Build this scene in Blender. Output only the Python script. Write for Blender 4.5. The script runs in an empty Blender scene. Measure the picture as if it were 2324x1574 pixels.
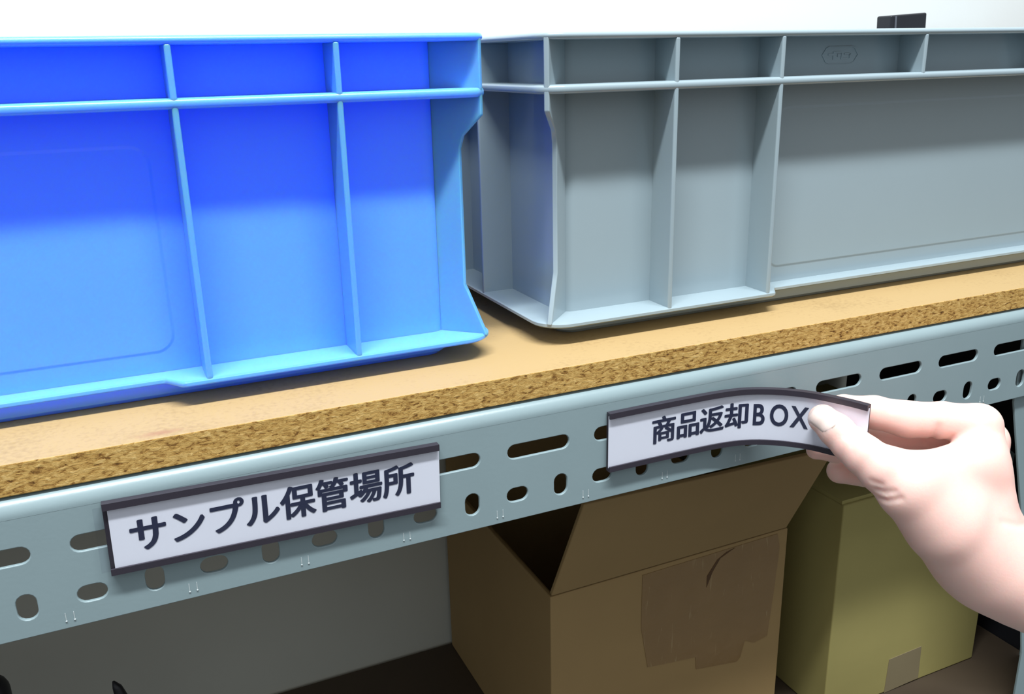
import bpy, bmesh, math, random
import numpy as np
from mathutils import Vector, Matrix

# ------------------------------------------------------------------ camera, world, lights, exposure
S = bpy.context.scene
COL = S.collection
R_ = math.radians

def camera():
    cam = bpy.data.cameras.new('camera'); o = bpy.data.objects.new('camera', cam); COL.objects.link(o)
    yaw, pit, rol = -.424, -.3086, .0224
    M = Matrix.Rotation(yaw, 3, 'Z') @ Matrix.Rotation(pit, 3, 'X') @ Matrix.Rotation(rol, 3, 'Y')
    right, fwd, up = M.col[0], M.col[1], M.col[2]
    rot = Matrix((right, up, -fwd)).transposed().to_4x4()
    o.matrix_world = Matrix.Translation((.0491, -.3624, .2159)) @ rot
    cam.sensor_width = 36; cam.lens = 2050 * 36 / 2324; cam.clip_start = .01; cam.clip_end = 50
    S.camera = o
camera()

def world():
    # the room beyond: pale ceiling overhead, dimmer towards the horizon, dark floor
    w = bpy.data.worlds.new('world'); S.world = w; w.use_nodes = True
    n, l = w.node_tree.nodes, w.node_tree.links
    tc = n.new('ShaderNodeTexCoord'); sp = n.new('ShaderNodeSeparateXYZ'); l.new(tc.outputs['Generated'], sp.inputs[0])
    mr = n.new('ShaderNodeMapRange'); mr.inputs['From Min'].default_value = -1; l.new(sp.outputs['Z'], mr.inputs['Value'])
    r = n.new('ShaderNodeValToRGB'); l.new(mr.outputs[0], r.inputs[0])
    e = r.color_ramp.elements
    e[0].position = .35; e[0].color = (.03, .03, .03, 1); e[1].position = 1; e[1].color = (1.0, 1.05, 1.1, 1)
    for p, c in ((.5, (.24, .25, .26, 1)), (.62, (.66, .69, .72, 1))): x = e.new(p); x.color = c
    l.new(r.outputs[0], n['Background'].inputs[0]); n['Background'].inputs[1].default_value = .85
world()

def area(name, loc, target, sx, sy, power, color):
    l = bpy.data.lights.new(name, 'AREA'); l.shape = 'RECTANGLE'; l.size = sx; l.size_y = sy
    l.energy = power; l.color = color
    o = bpy.data.objects.new(name, l); COL.objects.link(o)
    o.location = loc
    d = Vector(target) - Vector(loc)
    o.rotation_euler = d.to_track_quat('-Z', 'Y').to_euler()
    return o
# the ceiling tube in front of the rack
area('ceiling_tube', (.10, -.46, 1.42), (.14, .05, .2), 1.2, .08, 43, (.95, .99, 1))

S.view_settings.view_transform = 'Standard'; S.view_settings.look = 'None'
S.view_settings.exposure = 0; S.view_settings.gamma = 1; S.view_settings.use_curve_mapping = False

# ------------------------------------------------------------------ helpers
def lin(c):
    return tuple(((x/255)/12.92 if x/255 <= .04045 else (((x/255)+.055)/1.055)**2.4) for x in c) + (1,)

class NT:
    def __init__(s, m): s.t = m.node_tree; s.n = s.t.nodes; s.l = s.t.links
    def new(s, kind, **kw):
        x = s.n.new(kind)
        for k, v in kw.items():
            if k.startswith('i_'): x.inputs[int(k[2:]) if k[2:].isdigit() else k[2:].replace('_', ' ')].default_value = v
            else: setattr(x, k, v)
        return x
    def link(s, a, b): s.l.new(a, b)

def mat(name, color, rough=.5, noise=0., nscale=60, bump=0., bscale=200, spec=.5, metal=0., sss=0., sssr=None, sssc=.004, coat=0.):
    m = bpy.data.materials.new(name); m.use_nodes = True
    t = NT(m); b = t.n['Principled BSDF']
    b.inputs['Base Color'].default_value = lin(color); b.inputs['Roughness'].default_value = rough
    b.inputs['Specular IOR Level'].default_value = spec; b.inputs['Metallic'].default_value = metal
    b.inputs['Coat Weight'].default_value = coat; b.inputs['Coat Roughness'].default_value = .07
    if sss:
        b.inputs['Subsurface Weight'].default_value = sss
        b.inputs['Subsurface Radius'].default_value = sssr or (1, .3, .2)
        b.inputs['Subsurface Scale'].default_value = sssc
    if noise or bump: tc = t.new('ShaderNodeTexCoord')
    if noise:
        nz = t.new('ShaderNodeTexNoise'); nz.inputs['Scale'].default_value = nscale; nz.inputs['Detail'].default_value = 5
        t.link(tc.outputs['Object'], nz.inputs['Vector'])
        rp = t.new('ShaderNodeMapRange'); rp.inputs['To Min'].default_value = 1-noise; rp.inputs['To Max'].default_value = 1+noise
        t.link(nz.outputs['Fac'], rp.inputs['Value'])
        mx = t.new('ShaderNodeVectorMath', operation='SCALE'); mx.inputs[0].default_value = lin(color)[:3]
        t.link(rp.outputs[0], mx.inputs['Scale']); t.link(mx.outputs[0], b.inputs['Base Color'])
    if bump:
        n2 = t.new('ShaderNodeTexNoise'); n2.inputs['Scale'].default_value = bscale; n2.inputs['Detail'].default_value = 4
        t.link(tc.outputs['Object'], n2.inputs['Vector'])
        bp = t.new('ShaderNodeBump'); bp.inputs['Strength'].default_value = bump; bp.inputs['Distance'].default_value = .001
        t.link(n2.outputs['Fac'], bp.inputs['Height']); t.link(bp.outputs[0], b.inputs['Normal'])
    return m

def obj(name, bm, m, parent=None, smooth=False, bevel=0., seg=2):
    bmesh.ops.recalc_face_normals(bm, faces=bm.faces)
    me = bpy.data.meshes.new(name); bm.to_mesh(me); bm.free()
    return obj_me(name, me, m, parent, smooth, bevel, seg)

def obj_me(name, me, m, parent=None, smooth=False, bevel=0., seg=2):
    for x in (m if isinstance(m, (list, tuple)) else [m]): me.materials.append(x)
    o = bpy.data.objects.new(name, me); COL.objects.link(o)
    if parent: o.parent = parent
    if smooth: me.shade_smooth()
    if bevel:
        md = o.modifiers.new('bevel', 'BEVEL'); md.width = bevel; md.segments = seg; md.limit_method = 'ANGLE'; md.angle_limit = R_(40)
        me.shade_smooth()
        md.harden_normals = True
    return o

def thing(name, label, cat, loc=(0, 0, 0), rot=(0, 0, 0), group=None):
    o = bpy.data.objects.new(name, None); COL.objects.link(o); o.empty_display_size = .02
    o.location = loc; o.rotation_euler = rot
    return tag(o, label, cat, group)
def tag(o, label, cat=None, group=None):
    o['label'] = label
    if cat: o['category'] = cat
    if group: o['group'] = group
    return o

def box(bm, x0, x1, y0, y1, z0, z1):
    v = [bm.verts.new(p) for p in ((x0,y0,z0),(x1,y0,z0),(x1,y1,z0),(x0,y1,z0),(x0,y0,z1),(x1,y0,z1),(x1,y1,z1),(x0,y1,z1))]
    for f in ((0,1,2,3),(4,5,6,7),(0,1,5,4),(1,2,6,5),(2,3,7,6),(3,0,4,7)): bm.faces.new([v[i] for i in f])
def prism(bm, pts, off):
    """extrude a planar polygon of 3D points by the vector off"""
    a = [bm.verts.new(p) for p in pts]; b = [bm.verts.new(Vector(p)+Vector(off)) for p in pts]
    n = len(pts); bm.faces.new(a); bm.faces.new(b[::-1])
    for i in range(n): bm.faces.new((a[i], a[(i+1) % n], b[(i+1) % n], b[i]))
def loft(bm, rings, closed=True, cap=True):
    vs = [[bm.verts.new(p) for p in r] for r in rings]
    n = len(rings[0])
    for a, b in zip(vs, vs[1:]):
        for i in range(n if closed else n-1): bm.faces.new((a[i], a[(i+1) % n], b[(i+1) % n], b[i]))
    if cap: bm.faces.new(vs[0]); bm.faces.new(vs[-1][::-1])
def rrect(x0, x1, y0, y1, r, n=6):
    """closed rounded rectangle, 2D"""
    out = []
    for cx, cy, a0 in ((x1-r, y1-r, 0), (x0+r, y1-r, 90), (x0+r, y0+r, 180), (x1-r, y0+r, 270)):
        for i in range(n+1):
            a = R_(a0 + 90*i/n); out.append((cx+r*math.cos(a), cy+r*math.sin(a)))
    return out
def obround(cx, cz, L, Hh, n=8):
    """slot outline centred at cx, cz"""
    r = min(L, Hh)/2; out = []
    if L >= Hh: cs = ((cx+L/2-r, cz, -90), (cx-L/2+r, cz, 90))
    else: cs = ((cx, cz+Hh/2-r, 0), (cx, cz-Hh/2+r, 180))
    for x, z, a0 in cs:
        for i in range(n+1):
            a = R_(a0+180*i/n); out.append((x+r*math.cos(a), z+r*math.sin(a)))
    return out
def sheet_with_holes(outer, holes, thick, bevel):
    """flat plate in the XY plane with real holes (made through a filled 2D curve), as a mesh"""
    K = 100.
    c = bpy.data.curves.new('tmp', 'CURVE'); c.dimensions = '2D'; c.fill_mode = 'BOTH'
    c.extrude = (thick/2-bevel)*K; c.bevel_depth = bevel*K; c.bevel_resolution = 2; c.offset = -bevel*K
    for loop in [outer]+holes:
        s = c.splines.new('POLY'); s.points.add(len(loop)-1); s.use_cyclic_u = True
        for p, q in zip(s.points, loop): p.co = (q[0]*K, q[1]*K, 0, 1)
    o = bpy.data.objects.new('tmp', c); COL.objects.link(o)
    dg = bpy.context.evaluated_depsgraph_get(); dg.update()
    me = bpy.data.meshes.new_from_object(o.evaluated_get(dg))
    bpy.data.objects.remove(o); bpy.data.curves.remove(c)
    me.transform(Matrix.Scale(1/K, 4))
    return me
def copy_tree(o, parent=None):
    c = o.copy(); COL.objects.link(c)
    if parent: c.parent = parent
    for ch in o.children: copy_tree(ch, c)
    return c

# ------------------------------------------------------------------ materials
M = {}
M['wall'] = mat('wall_paint', (226, 229, 228), .8, noise=.03, nscale=5, bump=.05, bscale=300)
M['floor'] = mat('floor_vinyl', (120, 122, 120), .5, noise=.05)
M['rack'] = mat('rack_enamel', (136, 155, 160), .28, noise=.04, nscale=40, bump=.04, bscale=500)
M['scratch'] = mat('bare_scratch', (186, 196, 198), .4, noise=.05)
M['blue'] = mat('blue_plastic', (104, 170, 255), .28, noise=.02, nscale=30, bump=.02, bscale=900, sss=.85, sssr=(.06, .3, 1.), sssc=.012)
M['grey'] = mat('grey_plastic', (150, 167, 175), .24, coat=.4, noise=.02, nscale=30, bump=.02, bscale=900)
M['edge_glint'] = mat('case_highlight', (92, 96, 104), .5, noise=.05)
M['back'] = mat('back_sheet', (182, 184, 174), .6, noise=.06, nscale=14)
M['black'] = mat('black_plastic', (30, 32, 38), .45, noise=.06)
M['magnet'] = mat('magnet_strip', (50, 46, 56), .42, noise=.08, nscale=200)
M['paper'] = mat('paper', (240, 244, 254), .7, noise=.01)
M['ink'] = mat('ink', (38, 45, 72), .6, noise=.05)
M['carton'] = mat('carton', (152, 126, 82), .8, noise=.06, nscale=25, bump=.1, bscale=120)
M['carton_yellow'] = mat('carton_olive', (156, 146, 88), .8, noise=.05, nscale=25, bump=.1, bscale=120)
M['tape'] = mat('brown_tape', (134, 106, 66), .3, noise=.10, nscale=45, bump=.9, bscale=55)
def glint_streaks(m, col, sx, sz, thr):
    """wrinkle highlights painted into the colour, as pale streaks up and down the film"""
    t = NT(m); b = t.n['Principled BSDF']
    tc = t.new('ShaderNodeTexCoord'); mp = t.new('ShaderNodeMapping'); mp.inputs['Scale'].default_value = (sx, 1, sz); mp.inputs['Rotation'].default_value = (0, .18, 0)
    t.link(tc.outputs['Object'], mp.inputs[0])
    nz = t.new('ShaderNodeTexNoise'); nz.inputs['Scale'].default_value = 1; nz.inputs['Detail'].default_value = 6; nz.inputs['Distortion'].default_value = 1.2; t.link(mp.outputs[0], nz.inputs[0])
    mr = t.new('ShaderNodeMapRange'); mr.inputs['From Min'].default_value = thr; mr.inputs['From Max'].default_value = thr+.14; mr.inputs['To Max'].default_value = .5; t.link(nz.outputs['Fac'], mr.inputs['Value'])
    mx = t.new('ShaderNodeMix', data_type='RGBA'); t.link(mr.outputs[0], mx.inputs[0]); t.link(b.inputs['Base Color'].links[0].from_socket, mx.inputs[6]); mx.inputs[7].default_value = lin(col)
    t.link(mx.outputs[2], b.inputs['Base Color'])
glint_streaks(M['tape'], (186, 168, 126), 260, 40, .64)  # wrinkle highlights put into the tape's colour
M['paper_tape'] = mat('paper_tape', (132, 120, 92), .6, noise=.05)
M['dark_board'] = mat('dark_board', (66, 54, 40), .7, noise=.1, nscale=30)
M['skin'] = mat('skin', (238, 198, 187), .48, noise=.04, nscale=45, bump=.08, bscale=700, sss=.6, sssr=(1, .32, .2), sssc=.006)
M['nail'] = mat('nail', (244, 212, 202), .22, noise=.01, sss=.2, coat=.3)

def board_mats():
    m = bpy.data.materials.new('hardboard_face'); m.use_nodes = True; t = NT(m); b = t.n['Principled BSDF']
    b.inputs['Roughness'].default_value = .6
    tc = t.new('ShaderNodeTexCoord')
    n1 = t.new('ShaderNodeTexNoise'); n1.inputs['Scale'].default_value = 420; n1.inputs['Detail'].default_value = 6; t.link(tc.outputs['Object'], n1.inputs[0])
    n2 = t.new('ShaderNodeTexNoise'); n2.inputs['Scale'].default_value = 22; n2.inputs['Detail'].default_value = 5; t.link(tc.outputs['Object'], n2.inputs[0])
    ad = t.new('ShaderNodeMath', operation='ADD'); t.link(n1.outputs['Fac'], ad.inputs[0]); t.link(n2.outputs['Fac'], ad.inputs[1])
    r = t.new('ShaderNodeValToRGB'); t.link(ad.outputs[0], r.inputs[0])
    r.color_ramp.elements[0].position = .35; r.color_ramp.elements[0].color = lin((146, 119, 76))
    r.color_ramp.elements[1].position = .95; r.color_ramp.elements[1].color = lin((182, 153, 106))
    e = r.color_ramp.elements.new(.6); e.color = lin((164, 136, 92))
    # a small reddish stain near the front edge
    mp = t.new('ShaderNodeMapping'); mp.inputs['Location'].default_value = (-.058/.012, -.0085/.0035, 0); mp.inputs['Scale'].default_value = (1/.012, 1/.0035, 0)
    t.link(tc.outputs['Object'], mp.inputs[0])
    le = t.new('ShaderNodeVectorMath', operation='LENGTH'); t.link(mp.outputs[0], le.inputs[0])
    n3 = t.new('ShaderNodeTexNoise'); n3.inputs['Scale'].default_value = 260; t.link(tc.outputs['Object'], n3.inputs[0])
    su = t.new('ShaderNodeMath', operation='ADD'); t.link(le.outputs['Value'], su.inputs[0]); t.link(n3.outputs['Fac'], su.inputs[1])
    mr = t.new('ShaderNodeMapRange'); mr.inputs['From Min'].default_value = .7; mr.inputs['From Max'].default_value = 1.5; mr.inputs['To Min'].default_value = .45; mr.inputs['To Max'].default_value = 0
    t.link(su.outputs[0], mr.inputs['Value'])
    mx = t.new('ShaderNodeMix', data_type='RGBA'); t.link(mr.outputs[0], mx.inputs[0]); t.link(r.outputs[0], mx.inputs[6]); mx.inputs[7].default_value = lin((150, 86, 66))
    t.link(mx.outputs[2], b.inputs['Base Color'])
    bp = t.new('ShaderNodeBump'); bp.inputs['Strength'].default_value = .12; bp.inputs['Distance'].default_value = .0005
    t.link(n1.outputs['Fac'], bp.inputs['Height']); t.link(bp.outputs[0], b.inputs['Normal'])
    M['board_top'] = m
    m = bpy.data.materials.new('chipboard_edge'); m.use_nodes = True; t = NT(m); b = t.n['Principled BSDF']
    b.inputs['Roughness'].default_value = .85; b.inputs['Specular IOR Level'].default_value = .2
    tc = t.new('ShaderNodeTexCoord')
    mp = t.new('ShaderNodeMapping'); mp.inputs['Scale'].default_value = (1, 1, 2.4); t.link(tc.outputs['Object'], mp.inputs[0])
    wn = t.new('ShaderNodeTexNoise'); wn.inputs['Scale'].default_value = 180; wn.inputs['Detail'].default_value = 3; t.link(mp.outputs[0], wn.inputs[0])
    wm = t.new('ShaderNodeMix', data_type='RGBA'); wm.inputs[0].default_value = .006; t.link(mp.outputs[0], wm.inputs[6]); t.link(wn.outputs['Color'], wm.inputs[7])
    vo = t.new('ShaderNodeTexVoronoi'); vo.inputs['Scale'].default_value = 420; vo.inputs['Randomness'].default_value = 1; t.link(wm.outputs[2], vo.inputs['Vector'])
    nz = t.new('ShaderNodeTexNoise'); nz.inputs['Scale'].default_value = 310; nz.inputs['Detail'].default_value = 8; nz.inputs['Roughness'].default_value = .72; t.link(wm.outputs[2], nz.inputs['Vector'])
    sp = t.new('ShaderNodeSeparateColor'); t.link(vo.outputs['Color'], sp.inputs[0])
    # chips are coarser and looser in the middle of the board, finer near its faces
    h1 = t.new('ShaderNodeMath', operation='MULTIPLY'); h1.inputs[1].default_value = .2; t.link(sp.outputs[0], h1.inputs[0])
    h2 = t.new('ShaderNodeMath', operation='MULTIPLY_ADD'); h2.inputs[1].default_value = .95; t.link(nz.outputs['Fac'], h2.inputs[0]); t.link(h1.outputs[0], h2.inputs[2])
    r = t.new('ShaderNodeValToRGB'); t.link(h2.outputs[0], r.inputs[0])
    cr = r.color_ramp; cr.elements[0].position = .33; cr.elements[0].color = lin((58, 36, 16)); cr.elements[1].position = .80; cr.elements[1].color = lin((228, 194, 128))
    for p, c in ((.44, (138, 98, 48)), (.52, (184, 144, 78)), (.66, (206, 168, 100))): e = cr.elements.new(p); e.color = lin(c)
    t.link(r.outputs[0], b.inputs['Base Color'])
    bp = t.new('ShaderNodeBump'); bp.inputs['Strength'].default_value = .8; bp.inputs['Distance'].default_value = .001
    t.link(h2.outputs[0], bp.inputs['Height']); t.link(bp.outputs[0], b.inputs['Normal'])
    M['board_edge'] = m
board_mats()

def film_mat():
    m = bpy.data.materials.new('clear_film'); m.use_nodes = True; t = NT(m)
    t.n.remove(t.n['Principled BSDF'])
    a = t.new('ShaderNodeBsdfTransparent'); g = t.new('ShaderNodeBsdfGlossy'); g.inputs['Roughness'].default_value = .12
    a.inputs[0].default_value = (.97, .97, .98, 1)
    lw = t.new('ShaderNodeLayerWeight'); pw = t.new('ShaderNodeMath', operation='POWER'); pw.inputs[1].default_value = 5; t.link(lw.outputs['Facing'], pw.inputs[0])
    f = t.new('ShaderNodeMath', operation='MULTIPLY_ADD'); f.inputs[1].default_value = .4; f.inputs[2].default_value = .03; t.link(pw.outputs[0], f.inputs[0])
    mx = t.new('ShaderNodeMixShader'); t.link(f.outputs[0], mx.inputs[0]); t.link(a.outputs[0], mx.inputs[1]); t.link(g.outputs[0], mx.inputs[2])
    t.link(mx.outputs[0], t.n['Material Output'].inputs[0])
    M['film'] = m
film_mat()

# ------------------------------------------------------------------ the setting
T = .0736          # top of the shelf board
LB = -.265         # top of the lower board
YW = .278          # wall behind the rack
bm = bmesh.new(); box(bm, -2.2, 2.6, YW, YW+.1, -1.0, 2.4); o = obj('wall_back', bm, M['wall']); o['kind'] = 'structure'
bm = bmesh.new(); box(bm, -2.2, 2.6, -2.0, YW, -1.08, -1.0); o = obj('floor', bm, M['floor']); o['kind'] = 'structure'

# ------------------------------------------------------------------ the slotted steel rack
PITCH = .02377; ZLOW = .01354; ZUP = .0363; X0, X1 = -.60, .80
rack = thing('storage_rack', 'grey slotted steel rack whose perforated rail runs across under the chipboard shelf', 'storage rack')
def rail_mesh():
    t = .0018; zc = .0525; r = .007
    holes = []
    for k in range(-24, 33):
        x = k*PITCH
        holes.append(obround(x, ZLOW, *((.0074, .0114) if k % 2 == 0 else (.0114, .0074))))
        if k % 2: holes.append(obround(x+.5*PITCH, ZUP, .0334, .0074))
    me = sheet_with_holes([(X0, 0), (X1, 0), (X1, zc), (X0, zc)], holes, t, .0004)
    me.transform(Matrix.Translation((0, t/2, 0)) @ Matrix.Rotation(R_(90), 4, 'X'))
    bm = bmesh.new(); bm.from_mesh(me)
    # rounded top corner and the flange under the board
    out = [(0, zc-.0005)] + [(r-r*math.cos(R_(a)), .0597-r+r*math.sin(R_(a))) for a in range(0, 91, 9)] + [(.040, .0597)]
    ins = [(.040, .0597-t)] + [(r-(r-t)*math.cos(R_(a)), .0597-r+(r-t)*math.sin(R_(a))) for a in range(90, -1, -9)] + [(t, zc-.0005)]
    prof = out + ins
    loft(bm, [[(x, y, z) for y, z in prof] for x in (X0, X1)])
    me2 = bpy.data.meshes.new('shelf_rail'); bm.to_mesh(me2); bm.free()
    return me2
me = rail_mesh(); me.shade_smooth()
try: me.set_sharp_from_angle(angle=R_(35))
except Exception: pass
rail = obj_me('shelf_rail', me, M['rack'], rack)
# pairs of small punched ticks along the lower edge of the rail
for j in range(-1, 13):
    bm = bmesh.new(); x = (2*j+.53)*PITCH
    for dx in (0, .0031):
        box(bm, x+dx-.00014, x+dx+.00014, -.00012, .0001, .0036, .0072)
        bmesh.ops.create_uvsphere(bm, u_segments=8, v_segments=6, radius=.0004, matrix=Matrix.Translation((x+dx, -.00005, .0034)))
    obj('punch_mark', bm, M['scratch'], rail)
# lower rail, carrying the lower board
low = rail.copy(); COL.objects.link(low); low.name = 'shelf_rail'; low.location.z = LB-.0155-.0597; low.parent = rack
# rear rails against the wall
for z in (0, LB-.0155-.0597):
    bm = bmesh.new(); box(bm, X0, X1, YW-.006, YW-.004, z, z+.0597); box(bm, -.59, .68, YW-.044, YW-.006, z+.0578, z+.0597)
    obj('rear_rail', bm, M['rack'], rack)
bm = bmesh.new(); box(bm, X0, X1, YW-.0035, YW-.002, -.55, .055); obj('added_back_panel', bm, M['back'], rack)  # invented grey sheet, keeps the background below the shelf darker than the wall
# upright at the right-hand end, its leaf widening towards the shelf
bm = bmesh.new()
prism(bm, [(.573, .0035, .05), (.5735, .0035, -.005), (.600, .0035, -.094), (.6135, .0035, -.154), (.627, .0035, -.215), (.627, .0035, -1.0), (.69, .0035, -1.0), (.69, .0035, .05)], (0, .002, 0))
box(bm, .688, .69, .0055, .045, LB+.0005, .05); box(bm, .688, .69, .0055, .045, -1.0, LB-.0165)
obj('upright_post', bm, M['rack'], rack, bevel=.0006)
bm = bmesh.new(); box(bm, -.60, -.55, .0035, .0055, -1.0, .05); box(bm, -.60, -.598, .0055, .045, -1.0, .05)
obj('upright_post', bm, M['rack'], rack, bevel=.0006)

bm = bmesh.new(); prism(bm, [(.6361, .0442, -.0681), (.6417, .0442, -.0722), (.640, .0442, -.0944), (.632, .0442, -.118), (.627, .0442, -.118), (.6345, .0442, -.0907)], (0, .0015, 0)); obj('bracket_tab', bm, M['rack'], rack)
bm = bmesh.new(); box(bm, .627, .692, .0442, .0457, -.130, -.118); obj('side_brace', bm, M['rack'], rack)
def board(name, z1, th, y0, m, x0=X0, x1=X1):
    bm = bmesh.new(); box(bm, x0, x1, y0, YW-.007, z1-th, z1)
    bm.faces.ensure_lookup_table()
    for f in bm.faces:
        f.normal_update()
    o = obj(name, bm, m, bevel=.0006, seg=2)
    for p in o.data.polygons: p.material_index = 0 if abs(p.normal.z) > .5 else 1
    return o
o = board('shelf_board', T, .0134, .003, [M['board_top'], M['board_edge']])
tag(o, 'thick tan chipboard shelf with rough flaky edge carrying both plastic containers', 'shelf board')
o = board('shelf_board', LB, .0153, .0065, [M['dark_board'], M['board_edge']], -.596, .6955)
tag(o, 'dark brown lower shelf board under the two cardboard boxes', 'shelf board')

# ------------------------------------------------------------------ plastic containers
ZR, ZH, ZF = .2275, .2016, .0862       # rim top, middle rib centre, foot flange top
YF, YB, DEP = .031, .050, .225         # front plane of the ribs, wall plane, overall depth
INSET = YB-YF
def flange(bm, L, z0, z1, r, prof=None):
    """ring of plastic around the body between the wall and the front plane"""
    outer = rrect(0, L, 0, DEP, r, 8); inner = rrect(INSET+.0012, L-INSET-.0012, INSET+.0012, DEP-INSET-.0012, .008, 8)
    b = min(.0014, (z1-z0)*.42)
    def off(pts, d):   # pull the outer outline in by d
        return rrect(d, L-d, d, DEP-d, r-d, 8)
    rings = [[(x, y, z0) for x, y in inner], [(x, y, z0) for x, y in off(0, b)], [(x, y, z0+b*.35) for x, y in off(0, b*.3)], [(x, y, z0+b) for x, y in outer],
             [(x, y, z1-b) for x, y in outer], [(x, y, z1-b*.35) for x, y in off(0, b*.3)], [(x, y, z1) for x, y in off(0, b)], [(x, y, z1) for x, y in inner]]
    loft(bm, rings + [rings[0]], cap=False)
    bmesh.ops.remove_doubles(bm, verts=bm.verts, dist=1e-6)

def emboss(m, panel, z):
    """the body's plastic: the same material with the slightly raised rounded label panel pressed into both long walls"""
    m = m.copy(); t = NT(m); b = t.n['Principled BSDF']
    px0, px1, pz0, pz1 = panel; r = .008
    tc = t.new('ShaderNodeTexCoord'); sp = t.new('ShaderNodeSeparateXYZ'); t.link(tc.outputs['Object'], sp.inputs[0])
    def math_(op, a, bb=None, c=None):
        n = t.new('ShaderNodeMath', operation=op)
        for k, v in enumerate((a, bb, c)):
            if v is None: continue
            if isinstance(v, (int, float)): n.inputs[k].default_value = v
            else: t.link(v, n.inputs[k])
        return n.outputs[0]
    def side(sock, c, half):      # max(|p-c|-half+r, 0)
        return math_('MAXIMUM', math_('SUBTRACT', math_('ABSOLUTE', math_('SUBTRACT', sock, c)), half-r), 0.)
    dx = side(sp.outputs['X'], (px0+px1)/2, (px1-px0)/2); dz = side(sp.outputs['Z'], z((pz0+pz1)/2), (pz1-pz0)/2)
    d = math_('SQRT', math_('ADD', math_('MULTIPLY', dx, dx), math_('MULTIPLY', dz, dz)))
    mr = t.new('ShaderNodeMapRange', interpolation_type='SMOOTHSTEP'); t.link(d, mr.inputs['Value'])
    mr.inputs['From Min'].default_value = r-.0009; mr.inputs['From Max'].default_value = r+.0009; mr.inputs['To Min'].default_value = 1; mr.inputs['To Max'].default_value = 0
    bp = t.new('ShaderNodeBump'); bp.inputs['Strength'].default_value = 1; bp.inputs['Distance'].default_value = .0004
    t.link(mr.outputs[0], bp.inputs['Height'])
    if b.inputs['Normal'].is_linked: t.link(b.inputs['Normal'].links[0].from_socket, bp.inputs['Normal'])
    t.link(bp.outputs[0], b.inputs['Normal'])
    return m
def container(name, label, xleft, L, m, ribs, toprib, notch, panel, emblem=None):
    """open crate with a rim, a middle rib, a foot flange, upright ribs and corner fins; local x from its left end, y from its front plane"""
    t = thing(name, label, 'plastic container', (xleft, YF, T+.0002))
    z = lambda a: a-T-.0002
    # body: hollow, rounded corners
    bm = bmesh.new()
    o_ = rrect(INSET, L-INSET, INSET, DEP-INSET, .009, 8); i_ = rrect(INSET+.0025, L-INSET-.0025, INSET+.0025, DEP-INSET-.0025, .0065, 8)
    ob = rrect(INSET+.002, L-INSET-.002, INSET+.002, DEP-INSET-.002, .009, 8)
    loft(bm, [[(x, y, 0) for x, y in ob], [(x, y, .002) for x, y in o_], [(x, y, z(ZR-.001)) for x, y in o_], [(x, y, z(ZR-.001)) for x, y in i_], [(x, y, .004) for x, y in i_]])
    ob_ = obj('body', bm, emboss(m, panel, z), t, smooth=True)
    try: ob_.data.set_sharp_from_angle(angle=R_(35))
    except Exception: pass
    def fl(nm, z0, z1, r):
        bm = bmesh.new(); flange(bm, L, z(z0), z(z1), r)
        o = obj(nm, bm, m, t, smooth=True)
        try: o.data.set_sharp_from_angle(angle=R_(50))
        except Exception: pass
        return o
    fl('rim', ZR-.0034, ZR, .012)
    fl('middle_rib', ZH-.0021, ZH+.0021, .012)
    # foot flange with a shallower stretch between the notches on its long sides
    bm = bmesh.new(); n0, n1 = notch; d = .0095; z0, z1 = z(ZF-.0030), z(ZF)
    def outline(g):
        r = .016-g; P = rrect(g, L-g, g, DEP-g, r, 8)
        k = 9
        pts = P[0:2*k]            # right-back, left-back corners
        pts += P[2*k:3*k]         # left-front
        pts += [(n0-.004, g), (n0-.002, g+.0006), (n0+.004, d+g-.0006), (n0+.006, d+g), (n1-.006, d+g), (n1-.004, d+g-.0006), (n1+.002, g+.0006), (n1+.004, g)]
        pts += P[3*k:]
        return pts
    def inner():
        P = rrect(INSET+.0012, L-INSET-.0012, INSET+.0012, DEP-INSET-.0012, .008, 8); k = 9
        return P[0:3*k] + [(x, INSET+.0012) for x in (n0-.004, n0-.002, n0+.004, n0+.006, n1-.006, n1-.004, n1+.002, n1+.004)] + P[3*k:]
    rings = [[(x, y, z0) for x, y in inner()], [(x, y, z0) for x, y in outline(.001)], [(x, y, z0+.0008) for x, y in outline(0)],
             [(x, y, z1-.0008) for x, y in outline(0)], [(x, y, z1) for x, y in outline(.001)], [(x, y, z1) for x, y in inner()]]
    loft(bm, rings+[rings[0]], cap=False); bmesh.ops.remove_doubles(bm, verts=bm.verts, dist=1e-6)
    o = obj('foot_flange', bm, m, t, smooth=True)
    try: o.data.set_sharp_from_angle(angle=R_(50))
    except Exception: pass
    # upright ribs
    def rib(x, z0, z1, back, th=.0027):
        bm = bmesh.new()
        y0, y1 = (.0003, INSET+.001) if not back else (DEP-INSET-.001, DEP-.0003)
        box(bm, x-th/2, x+th/2, y0, y1, z(z0), z(z1))
        obj('upright_rib', bm, m, t, bevel=.0009)
    for back in (0, 1):
        for x in ribs: rib(x, ZF-.001, ZR-.003, back)
        for x in toprib: rib(x, ZH, ZR-.003, back)
    for y in (.082-.0, DEP-.082):       # ribs on the short ends
        for x0, x1 in ((.0003, INSET+.001), (L-INSET-.001, L-.0003)):
            bm = bmesh.new(); box(bm, x0, x1, y-.0013, y+.0013, z(ZF-.001), z(ZR-.003))
            obj('upright_rib', bm, m, t, bevel=.0009)
    # corner fins, cut away between the stacking shoulders
    s = INSET+.003
    prof = [(.0036, ZR-.002), (.0036, .1915), (.0105, .182), (.0118, .176), (.0118, .1105), (.0105, .1065), (.0040, ZF-.001), (s, ZF-.001), (s, ZR-.002)]
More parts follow.
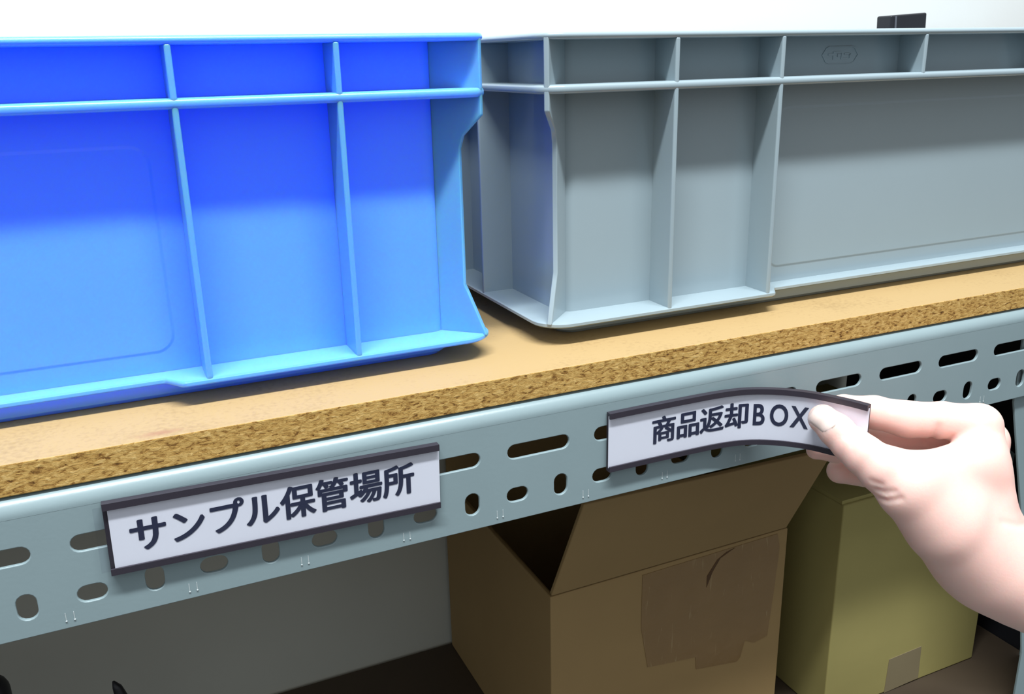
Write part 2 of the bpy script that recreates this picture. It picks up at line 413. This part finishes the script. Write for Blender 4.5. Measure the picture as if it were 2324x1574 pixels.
    for cx, sx in ((0, 1), (L, -1)):
        for cy, sy in ((0, 1), (DEP, -1)):
            bm = bmesh.new(); h = .0014/math.sqrt(2)
            prism(bm, [(cx+sx*(a+h), cy+sy*(a-h), z(q)) for a, q in prof], (-2*h*sx, 2*h*sy, 0))
            obj('corner_fin', bm, m, t, bevel=.0007)
    if emblem:
        ex, ez, ew, eh = emblem; bm = bmesh.new()
        hexo = [(-ew/2, 0), (-ew/2+eh*.32, eh*.42), (-ew/2+eh*.55, eh/2), (ew/2-eh*.55, eh/2), (ew/2-eh*.32, eh*.42), (ew/2, 0), (ew/2-eh*.32, -eh*.42), (ew/2-eh*.55, -eh/2), (-ew/2+eh*.55, -eh/2), (-ew/2+eh*.32, -eh*.42)]
        k = .93
        rings = [[(ex+a*q, y, z(ez)+b*q) for a, b in hexo] for q, y in ((1, INSET+.0003), (1, INSET-.0004), (k, INSET-.0004), (k, INSET+.0003))]
        loft(bm, rings, cap=False)
        # worn raised strokes inside the outline
        for a, b, c, d in ((-.33, -.02, -.2, .08), (-.2, -.26, -.17, .2), (-.17, .12, .02, .2), (-.08, -.1, .0, .06), (.02, -.26, .05, .14), (.05, -.26, .2, -.18), (.1, .02, .27, .1), (.24, -.2, .27, .06)):
            box(bm, ex+a*ew, ex+c*ew, INSET-.0004, INSET+.0003, z(ez)+b*eh, z(ez)+d*eh)
        obj('maker_emblem', bm, m, t)
    return t
LEN = .60
container('plastic_container', 'bright blue ribbed plastic container on the left of the chipboard shelf', .2195-LEN, LEN, M['blue'],
          (LEN-.0705, LEN-.1375, .0705, .1375), (LEN-.244, .244), (.151, LEN-.151), (.151, LEN-.149, .0955, .1845))
container('plastic_container', 'grey ribbed plastic container on the right of the chipboard shelf', .2455, LEN, M['grey'],
          (.0755, .142, LEN-.0755, LEN-.142), (.2445, LEN-.2445), (.1495, LEN-.1495), (.156, LEN-.156, .0955, .1865), (.1985, .2140, .0275, .0093))

# black case standing askew in the grey container
t = thing('black_case', 'small black case poking up above the grey container rim', 'case', (.6465, .2, T+.0048), (0, R_(-3.4), 0))
bm = bmesh.new(); box(bm, 0, .0385, 0, .015, 0, .1638); obj('case_body', bm, M['black'], t, bevel=.0012)
bm = bmesh.new(); box(bm, .004, .0055, -.0006, .0002, 0.1, .1631); obj('painted_glint', bm, M['edge_glint'], t)  # lighter strip paints the bevel highlight on the case's left edge

# ------------------------------------------------------------------ magnetic label holders
def glyphs(text, em_x, em_z, advance, offset, narrow=None):
    """filled lettering as a bmesh in (s, 0, h); each character centred in its own advance"""
    bm = bmesh.new(); s = 0.
    for ch in text:
        c = bpy.data.curves.new('tmp', 'FONT'); c.body = ch; c.size = 1; c.resolution_u = 5; c.offset = offset if ord(ch) > 255 else narrow[3]
        o = bpy.data.objects.new('tmp', c); COL.objects.link(o)
        dg = bpy.context.evaluated_depsgraph_get(); dg.update()
        me = bpy.data.meshes.new_from_object(o.evaluated_get(dg))
        bpy.data.objects.remove(o); bpy.data.curves.remove(c)
        xs = [v.co.x for v in me.vertices]; ys = [v.co.y for v in me.vertices]
        if ord(ch) > 255: kx, kz, adv, ox, oz = em_x, em_z, advance, .5, .38
        else: kx, kz, adv = narrow[0], narrow[1], narrow[2]; ox = (min(xs)+max(xs))/2; oz = (min(ys)+max(ys))/2
        for v in me.vertices: v.co = (s+adv/2+(v.co.x-ox)*kx, 0, (v.co.y-oz)*kz)
        bold = .030 if ord(ch) > 255 else .010
        for q, (bx_, bz_) in enumerate([(0, 0)]+[(math.cos(R_(a)), math.sin(R_(a))) for a in range(0, 360, 45)]):
            m2 = me.copy()
            m2.transform(Matrix.Translation((bx_*bold*kz, q*3e-6, bz_*bold*kz*.6))); bm.from_mesh(m2); bpy.data.meshes.remove(m2)
        bpy.data.meshes.remove(me); s += adv
    return bm, s

def label_holder(name, label, f, L, Hh, paper_s0, film_s0, text_s, text_h, text_slope, args, loc):
    """f maps (s along, d outward, h up) to a point; the C-shaped strip, paper, film and lettering all follow it"""
    t = thing(name, label, 'label holder', loc)
    g = lambda s, d, h: tuple(Vector(f(s, d, h))-Vector(loc))
    N = 60
    prof = [(0, 0), (Hh, 0), (Hh, .0034), (Hh-.0030, .0034), (Hh-.0030, .0025), (Hh-.0014, .0025), (Hh-.0014, .0013), (.0014, .0013), (.0014, .0025), (.0028, .0025), (.0028, .0034), (0, .0034)]
    bm = bmesh.new(); loft(bm, [[g(L*i/N, d, h) for h, d in prof] for i in range(N+1)])
    o = obj('magnet_strip', bm, M['magnet'], t, smooth=True)
    try: o.data.set_sharp_from_angle(angle=R_(35))
    except Exception: pass
    def slab(nm, s0, s1, h0, h1, d0, d1, m, wav=0., par=t):
        bm = bmesh.new(); random.seed(3)
        rings = []
        for i in range(N+1):
            s = s0+(s1-s0)*i/N; wv = wav*math.sin(s*95)*.5+wav*math.sin(s*41+1)
            rings.append([g(s, d0, h0), g(s, d0+wv*.3, (h0*.67+h1*.33)), g(s, d0+wv, (h0*.3+h1*.7)), g(s, d0, h1), g(s, d1, h1), g(s, d1+wv, (h0*.3+h1*.7)), g(s, d1+wv*.3, (h0*.67+h1*.33)), g(s, d1, h0)])
        loft(bm, rings); return obj(nm, bm, m, par, smooth=True) if wav else obj(nm, bm, m, par)
    pap = slab('paper_insert', paper_s0, L+.0003, .0018, Hh-.0018, .0015, .0017, M['paper'])
    slab('clear_film', film_s0, L+.0006, .0016, Hh-.0016, .00215, .0023, M['film'])
    bm, wid = glyphs(*args)
    for _ in range(5):
        es = [e for e in bm.edges if abs(e.verts[0].co.x-e.verts[1].co.x) > .0012]
        if not es: break
        bmesh.ops.subdivide_edges(bm, edges=es, cuts=1)
        bmesh.ops.triangulate(bm, faces=[q for q in bm.faces if len(q.verts) > 4])
    for v in bm.verts: v.co = g(text_s+v.co.x, .00185+v.co.y, text_h+v.co.z+text_slope*v.co.x)
    obj('lettering', bm, M['ink'], pap)
    return t

th = R_(1.25)
def flat(s, d, h):
    return (.0318+s*math.cos(th)+h*math.sin(th), -.0003-d, .0208-s*math.sin(th)+h*math.cos(th))
label_holder('label_holder', 'flat magnetic label reading サンプル保管場所 on the rail under the blue container', flat, .1412, .0318, .0017, -.0034,
             .0082, .0150, .021, ('サンプル保管場所', .0152, .0163, .01515, 0), (.0318, -.0003, .0208))

PATH = [(.2635, -.0004), (.285, -.0004), (.308, -.0006), (.329, -.0013), (.344, -.0037), (.3555, -.0088), (.3655, -.0165), (.3735, -.0258), (.3795, -.0370), (.3832, -.0455), (.3855, -.0525)]
def path_fn():
    P = [Vector((x, y, 0)) for x, y in PATH]
    # smooth dense polyline (Catmull-Rom), then arc length lookup
    pts = []
    for i in range(len(P)-1):
        a, b, c, d = P[max(i-1, 0)], P[i], P[i+1], P[min(i+2, len(P)-1)]
        for k in range(20):
            u = k/20
            pts.append(.5*((2*b)+(c-a)*u+(2*a-5*b+4*c-d)*u*u+(-a+3*b-3*c+d)*u**3))
    pts.append(P[-1])
    S_ = [0.]
    for a, b in zip(pts, pts[1:]): S_.append(S_[-1]+(b-a).length)
    n = len(pts); tans = [(pts[min(i+4, n-1)]-pts[max(i-4, 0)]).normalized() for i in range(n)]
    def f(s, d, h):
        if s <= 0: p, tn = pts[0]+tans[0]*s, tans[0]
        elif s >= S_[-1]: p, tn = pts[-1]+tans[-1]*(s-S_[-1]), tans[-1]
        else:
            i = int(np.searchsorted(S_, s))-1; u = (s-S_[i])/max(S_[i+1]-S_[i], 1e-9)
            p = pts[i].lerp(pts[i+1], u); tn = tans[i].lerp(tans[i+1], u).normalized()
        nr = Vector((tn.y, -tn.x, 0))      # outward: towards the viewer's side
        q = p+nr*d
        return (q.x, q.y, .0158+h)
    return f, S_[-1]
bent, LB2 = path_fn()
label_holder('label_holder', 'curling magnetic label reading 商品返却BOX being peeled off the rail by a hand', bent, LB2, .0318, .0001, -.0010,
             .0255, .0168, 0, ('商品返却BOX', .0154, .0155, .0149, 0, (.0124, .0170, .0107, .012)), (.2635, -.0004, .0158))

# ------------------------------------------------------------------ cardboard boxes on the lower board
t = thing('cardboard_box', 'brown open cardboard box with raised front flap and torn tape under the rail', 'cardboard box', (.2704, .078, LB+.0003))
BW, BD, BH = .1892, .190, .158; c = .003
bm = bmesh.new()
loft(bm, [[(0,0,0),(BW,0,0),(BW,BD,0),(0,BD,0)], [(0,0,BH),(BW,0,BH+.0015),(BW,BD,BH+.0015),(0,BD,BH)], [(c,c,BH),(BW-c,c,BH+.0015),(BW-c,BD-c,BH+.0015),(c,BD-c,BH)], [(c,c,c),(BW-c,c,c),(BW-c,BD-c,c),(c,BD-c,c)]])
obj('box_body', bm, M['carton'], t, bevel=.0008)
bm = bmesh.new()
fl_, le = .088, R_(24)
n_ = Vector((0, math.cos(le), math.sin(le)))
a = [(.001, .0004, BH+.0004), (BW-.001, .0004, BH+.0018), (BW+.001, -fl_*math.sin(le), BH+fl_*math.cos(le)-.004), (.004, -fl_*math.sin(le), BH+fl_*math.cos(le))]
prism(bm, a, n_*c); obj('front_flap', bm, M['carton'], t, bevel=.0008)
bm = bmesh.new(); prism(bm, [(.002, BD-.0005, BH), (BW-.002, BD-.0005, BH), (BW-.004, BD+.006, BH+.090), (.004, BD+.006, BH+.090)], (0, -.003, 0)); obj('back_flap', bm, M['carton'], t)
for sx in (0, 1):       # side flaps folded down inside
    bm = bmesh.new(); x = c+.001 if sx == 0 else BW-c-.001
    prism(bm, [(x, c+.002, BH-.004), (x, BD-c-.002, BH-.004), (x+(.02 if sx == 0 else -.02), BD-.02, BH-.07), (x+(.02 if sx == 0 else -.02), .02, BH-.07)], (.002 if sx == 0 else -.002, 0, 0))
    obj('side_flap', bm, M['carton'], t)
def patch(nm, pts, m, par, y=-.00035):
    bm = bmesh.new(); prism(bm, [(x, y, z) for x, z in pts], (0, .0003, 0)); return obj(nm, bm, m, par)
bx = lambda x, z: (x-.2704, z-LB-.0003)
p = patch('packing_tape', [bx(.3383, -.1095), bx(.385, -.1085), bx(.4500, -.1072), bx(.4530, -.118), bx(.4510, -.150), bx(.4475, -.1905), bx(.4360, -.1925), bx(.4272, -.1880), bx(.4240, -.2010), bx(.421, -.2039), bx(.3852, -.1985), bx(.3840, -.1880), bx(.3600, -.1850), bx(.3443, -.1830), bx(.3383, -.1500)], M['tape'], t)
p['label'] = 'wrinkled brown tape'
bm = bmesh.new()
for q in ([bx(.3905, -.1245), bx(.3985, -.1140), bx(.4060, -.1100), bx(.4130, -.1085), bx(.4010, -.1135), bx(.3950, -.1225), bx(.3905, -.1335)],):
    prism(bm, [(x, -.0006, z) for x, z in q], (0, .0003, 0))
obj('tape_tear', bm, mat('torn_board', (84, 60, 36), .9, noise=.1), t)

t = thing('cardboard_box', 'closed olive-tan cardboard box at the right end of the lower shelf', 'cardboard box', (.4915, .0595, LB+.0003))
BW, BD, BH = .160, .19, .178
bm = bmesh.new(); box(bm, 0, BW, 0, BD, 0, BH); obj('box_body', bm, M['carton_yellow'], t, bevel=.0012)
bm = bmesh.new(); box(bm, 0, BW, .002, BD/2-.0006, BH+.0001, BH+.0028); box(bm, 0, BW, BD/2+.0006, BD-.002, BH+.0001, BH+.0028); obj('top_flap', bm, M['carton_yellow'], t)
p = patch('paper_tape', [(.0631, .0306), (.0971, .0317), (.0980, .0016), (.0618, .0001)], M['paper_tape'], t); p['label'] = 'pale tape over the lower front edge'

bm = bmesh.new(); box(bm, .6965, .7005, .0475, .268, LB-.0002-.012, .052)  # invented panel, put here to turn the unlit right end black
o = obj('added_dark_panel', bm, M['black'], bevel=.0006); tag(o, 'tall black panel added to darken the right end of the lower shelf', 'panel')
# dark bits at the left end of the lower shelf
bm = bmesh.new()
for i in range(1): pass
rings = []
for q in range(0, 7):
    a = R_(90*q/6); rings.append((.0125*math.cos(a)+.0001, -.1385-.0125+.0125*math.sin(a)))
rings = [(.0125, LB+.0002)] + rings
loft(bm, [[(-.0575+r*math.cos(R_(k*15)), .2+r*math.sin(R_(k*15)), z) for k in range(24)] for r, z in rings])
o = obj('black_rod', bm, M['black'], smooth=True); tag(o, 'black round-topped rod standing at the far left end of the lower shelf', 'rod')
bm = bmesh.new()
loft(bm, [[(x+r*math.cos(R_(k*30)), y+r*math.sin(R_(k*30)), z) for k in range(12)] for x, y, z, r in ((.030, .205, LB+.0002, .007), (.0165, .2, -.185, .0048), (.0138, .2, -.1705, .0030), (.0122, .2, -.1655, .0008))])
o = obj('umbrella_tip', bm, M['black'], smooth=True); o.name = 'pointed_rod'; tag(o, 'thin dark pointed rod leaning against the wall on the lower shelf', 'rod')

# ------------------------------------------------------------------ the person's hand
HAND_CHAINS = [  # name, blend (mm), [(x, y, z, radius) in mm ...]
    ('thumb', 3.0, [(369.6, -37.2, 37.0, 7.5), (373.1, -43.9, 32.2, 8.5), (375.8, -51.4, 27.3, 9.3), (378.1, -58.5, 23.4, 10.1), (382.7, -66.9, 18.2, 11.8), (390.3, -76.8, 9.8, 14.8), (406.6, -88.3, -8.8, 17.0), (427.6, -96.0, -30.1, 18.6)]),
    ('web', 10.0, [(398.2, -76.4, 14.3, 12.0), (430.0, -81.4, 18.0, 12.4)]),
    ('palm', 12.0, [(410.4, -83.8, -0.9, 15.4), (433.4, -85.0, -0.9, 13.4)]),
    ('index_metacarpal', 8.0, [(440.9, -72.1, 32.5, 11.0), (435.8, -82.3, 9.7, 12.5), (431.8, -88.7, -13.7, 14.7)]),
    ('middle_metacarpal', 8.0, [(458.8, -64.6, 17.6, 10.8), (439.0, -83.0, -20.8, 15.1)]),
    ('ring_metacarpal', 8.0, [(472.0, -58.5, -0.5, 10.6), (446.6, -77.4, -28.1, 14.5)]),
    ('little_metacarpal', 8.0, [(482.6, -53.5, -18.5, 10.0), (450.6, -74.6, -34.5, 13.2)]),
    ('thenar', 10.0, [(408.4, -84.8, -9.7, 15.4), (430.3, -95.3, -34.6, 17.6)]),
    ('forearm', 16.0, [(431.9, -87.0, -28.5, 20.8), (447.1, -106.3, -40.8, 24.1), (478.1, -156.8, -56.4, 27.3)]),
    ('index', 2.0, [(440.9, -72.1, 32.5, 11.0), (427.7, -61.1, 33.7, 9.5), (413.6, -51.4, 33.5, 9.4), (400.8, -41.2, 36.2, 8.5), (391.3, -29.2, 35.3, 7.7), (387.8, -22.1, 31.4, 6.4)]),
    ('middle', 1.2, [(458.8, -64.6, 17.6, 10.8), (430.7, -42.8, 14.3, 9.1), (409.6, -35.4, 14.7, 8.1), (390.7, -27.9, 11.7, 6.7), (381.7, -21.8, 11.1, 5.2)]),
    ('ring', 1.2, [(472.0, -58.5, -0.5, 10.6), (447.3, -33.9, -8.2, 9.0), (421.5, -28.4, -9.2, 8.1), (399.2, -22.6, -4.9, 6.8)]),
    ('little', 1.2, [(482.6, -53.5, -18.5, 10.0), (463.3, -29.6, -24.7, 7.7), (438.8, -24.1, -17.4, 6.6)]),
]
HAND_CREASES = [  # depth, width (mm), [(x, y, z) ...]
    (1.27, 0.80, [(372.4, -73.5, 12.4), (375.7, -75.5, 11.1), (380.1, -77.3, 11.4)]),
    (1.27, 0.80, [(372.9, -75.2, 8.3), (376.7, -77.3, 7.2), (382.3, -79.4, 8.3)]),
    (0.85, 0.80, [(370.7, -71.3, 16.6), (374.7, -73.7, 14.8)]),
    (0.68, 0.70, [(369.2, -53.3, 33.2), (374.4, -53.9, 38.1), (377.8, -55.0, 39.3)]),
    (0.59, 0.70, [(371.4, -55.6, 29.4), (376.3, -55.9, 34.7), (379.3, -56.8, 36.3)]),
    (0.51, 0.70, [(370.4, -54.4, 31.5), (375.7, -55.1, 36.4), (378.3, -55.8, 37.8)]),
    (1.02, 1.00, [(420.3, -64.8, 33.3), (418.1, -65.3, 29.0), (412.6, -64.0, 25.7)]),
    (0.68, 1.00, [(425.7, -69.0, 28.4), (414.8, -65.6, 24.0)]),
    (0.59, 0.80, [(401.0, -51.6, 46.2), (400.0, -52.6, 41.9)]),
    (0.59, 1.20, [(434.4, -97.4, -8.8), (441.0, -101.0, -10.4), (445.1, -102.7, -10.1)]),
]
NAIL = ((364.5, -42.8, 40.7), (0.399, -0.691, -0.602), (-0.537, -0.709, 0.457))  # centre (mm), direction to the wrist, normal

def hand():
    pts = np.array([p for _, _, c in HAND_CHAINS for p in c])
    lo = np.array([(p[:3]-p[3]) for p in pts]).min(0)-5; hi = np.array([(p[:3]+p[3]) for p in pts]).max(0)+5
    h = .85
    n = np.ceil((hi-lo)/h).astype(int)+1
    ax = [(lo[i]+h*np.arange(n[i])).astype(np.float32) for i in range(3)]
    X, Y, Z = np.meshgrid(*ax, indexing='ij', sparse=True)
    def seg(a, b, X, Y, Z):
        pa = [X-a[0], Y-a[1], Z-a[2]]; ba = np.array(b[:3])-np.array(a[:3]); L2 = float(ba@ba)
        t_ = np.clip((pa[0]*ba[0]+pa[1]*ba[1]+pa[2]*ba[2])/L2, 0, 1)
        d = np.sqrt((pa[0]-ba[0]*t_)**2+(pa[1]-ba[1]*t_)**2+(pa[2]-ba[2]*t_)**2)
        return d-(a[3]+(b[3]-a[3])*t_*t_*(3-2*t_))
    def smin(a, b, k):
        hh = np.clip(.5+.5*(b-a)/k, 0, 1)
        return b*(1-hh)+a*hh-k*hh*(1-hh)
    creases, laid = [], []
    def sdf(X, Y, Z):
        chains = {}
        for nm, k, c in HAND_CHAINS:
            d = None
            for a, b in zip(c, c[1:]):
                q = seg(a, b, X, Y, Z); d = q if d is None else smin(d, q, 2.2)
            chains[nm] = (k, d)
        palm = chains['palm'][1]
        for nm in ('index_metacarpal', 'middle_metacarpal', 'ring_metacarpal', 'little_metacarpal', 'web', 'thenar', 'forearm'):
            palm = smin(palm, chains[nm][1], chains[nm][0])
        palm = smin(palm, chains['thumb'][1], 13.)
        # fingers blend with the palm at their knuckles only
        f = None
        for nm in ('index', 'middle', 'ring', 'little'):
            f = chains[nm][1] if f is None else smin(f, chains[nm][1], .8)
        tip = HAND_CHAINS[0][2][0]
        d = smin(palm, f, 1.8)
        for dep, wd, c in creases:
            q = None
            for a, b in zip(c, c[1:]):
                e = seg(a+(0,), b+(0,), X, Y, Z); q = e if q is None else np.minimum(q, e)
            e = np.maximum(q-4.0, 0)
            d = d+dep*np.exp(-(np.maximum(q, 0)/(wd*1.6))**2)
        return d
    # lay each crease on the skin: slide its points along the line of sight they were measured on
    eye = np.array([49.1, -362.4, 215.9])
    for dep, wd, c in HAND_CREASES:
        out = []
        for p in c:
            dr = np.array(p)-eye; dr /= np.linalg.norm(dr); q = np.array(p)-dr*40
            for _ in range(80):
                d = float(sdf(*[np.array([x]) for x in q])[0])
                if d < .02: break
                q = q+dr*d*.9
            out.append(tuple(q))
        laid.append((dep, wd, out))
    creases.extend(laid)
    F = sdf(X, Y, Z).astype(np.float32)
    # naive surface nets
    s = F < 0
    c = [F[i:F.shape[0]-1+i, j:F.shape[1]-1+j, k:F.shape[2]-1+k] for i in (0, 1) for j in (0, 1) for k in (0, 1)]
    cs = np.stack([q < 0 for q in c]); mask = cs.any(0) & ~cs.all(0)
    idx = np.argwhere(mask)
    vid = -np.ones(mask.shape, np.int32); vid[mask] = np.arange(len(idx))
    corners = np.array([(i, j, k) for i in (0, 1) for j in (0, 1) for k in (0, 1)])
    val = np.stack([q[mask] for q in c], 1)
    acc = np.zeros((len(idx), 3)); cnt = np.zeros((len(idx), 1))
    for a in range(8):
        for b in range(a+1, 8):
            if np.abs(corners[a]-corners[b]).sum() != 1: continue
            va, vb = val[:, a], val[:, b]; x = (va < 0) != (vb < 0)
            t_ = np.where(x, va/np.where(x, va-vb, 1), 0)[:, None]
            acc += np.where(x[:, None], corners[a]*(1-t_)+corners[b]*t_, 0); cnt += x[:, None]
    V = lo+h*(idx+acc/np.maximum(cnt, 1))
    quads = []
    for axis in range(3):
        o1, o2 = [q for q in range(3) if q != axis]
        sl0 = [slice(1, -1)]*3; sl0[axis] = slice(0, -1)
        sl1 = list(sl0); sl1[axis] = slice(1, None)
        x = s[tuple(sl0)] != s[tuple(sl1)]
        e = np.argwhere(x)+np.array([0 if q == axis else 1 for q in range(3)])
        flip = s[tuple(sl0)][x]
        def at(d1, d2):
            g = e.copy(); g[:, o1] += d1; g[:, o2] += d2; return vid[g[:, 0], g[:, 1], g[:, 2]]
        q = np.stack([at(-1, -1), at(0, -1), at(0, 0), at(-1, 0)], 1)
        if axis == 1: flip = ~flip
        q[~flip] = q[~flip][:, ::-1]
        quads.append(q)
    Qd = np.concatenate(quads); Qd = Qd[(Qd >= 0).all(1)]
    # light smoothing
    for _ in range(2):
        A = np.zeros_like(V); C = np.zeros((len(V), 1))
        for i in range(4):
            a, b = Qd[:, i], Qd[:, (i+1) % 4]
            np.add.at(A, a, V[b]); np.add.at(C, a, 1); np.add.at(A, b, V[a]); np.add.at(C, b, 1)
        V = V*.5+.5*A/np.maximum(C, 1)
    base = Vector((.50, -.10, .0))
    me = bpy.data.meshes.new('person')
    me.from_pydata([(v[0]/1000-base.x, v[1]/1000-base.y, v[2]/1000-base.z) for v in V], [], Qd.tolist())
    bm = bmesh.new(); bm.from_mesh(me); bmesh.ops.recalc_face_normals(bm, faces=bm.faces); bm.to_mesh(me); bm.free()
    o = obj_me('person', me, M['skin'], None, smooth=True); o.location = base
    tag(o, 'person reaching in with one bare hand, thumb and fingers pinching the curling label', 'person')
    # thumb nail, laid on the skin
    cN, axN, nN = [np.array(q) for q in NAIL]
    side = np.cross(nN, axN); side /= np.linalg.norm(side)
    rows = []
    L, W = 13.0, 11.6
    for j in range(15):
        b = j/14; hw = W/2*(1-.10*b)*min(1, (1-(max(0, .30-b)/.30)**2.4)**.5+.02)*min(1, (1-(max(0, b-.74)/.26)**2.4)**.5+.25)
        row = []
        for i in range(13):
            a = (i/12*2-1)*hw
            p = cN+axN*(b-.5)*L+side*a+nN*9
            for _ in range(60):
                d = float(sdf(np.array([p[0]]), np.array([p[1]]), np.array([p[2]]))[0])
                if d < .01: break
                p = p-nN*min(max(d*.8, .01), 1.)
                if (p-cN)@nN < -7: break
            edge = abs(i/12*2-1)
            row.append(p+nN*(.28-.30*edge**6)-nN*(.25 if j in (13, 14) else 0))
        rows.append(row)
    bm = bmesh.new()
    vs = [[bm.verts.new(Vector(p/1000)-base) for p in r] for r in rows]
    for a, b in zip(vs, vs[1:]):
        for i in range(12): bm.faces.new((a[i], a[i+1], b[i+1], b[i]))
    geom = bmesh.ops.extrude_face_region(bm, geom=list(bm.faces))
    for v in [g for g in geom['geom'] if isinstance(g, bmesh.types.BMVert)]: v.co -= Vector(nN)*.0005
    nl = obj('thumb_nail', bm, M['nail'], o, smooth=True); nl['label'] = 'smooth pale thumb nail'
hand()
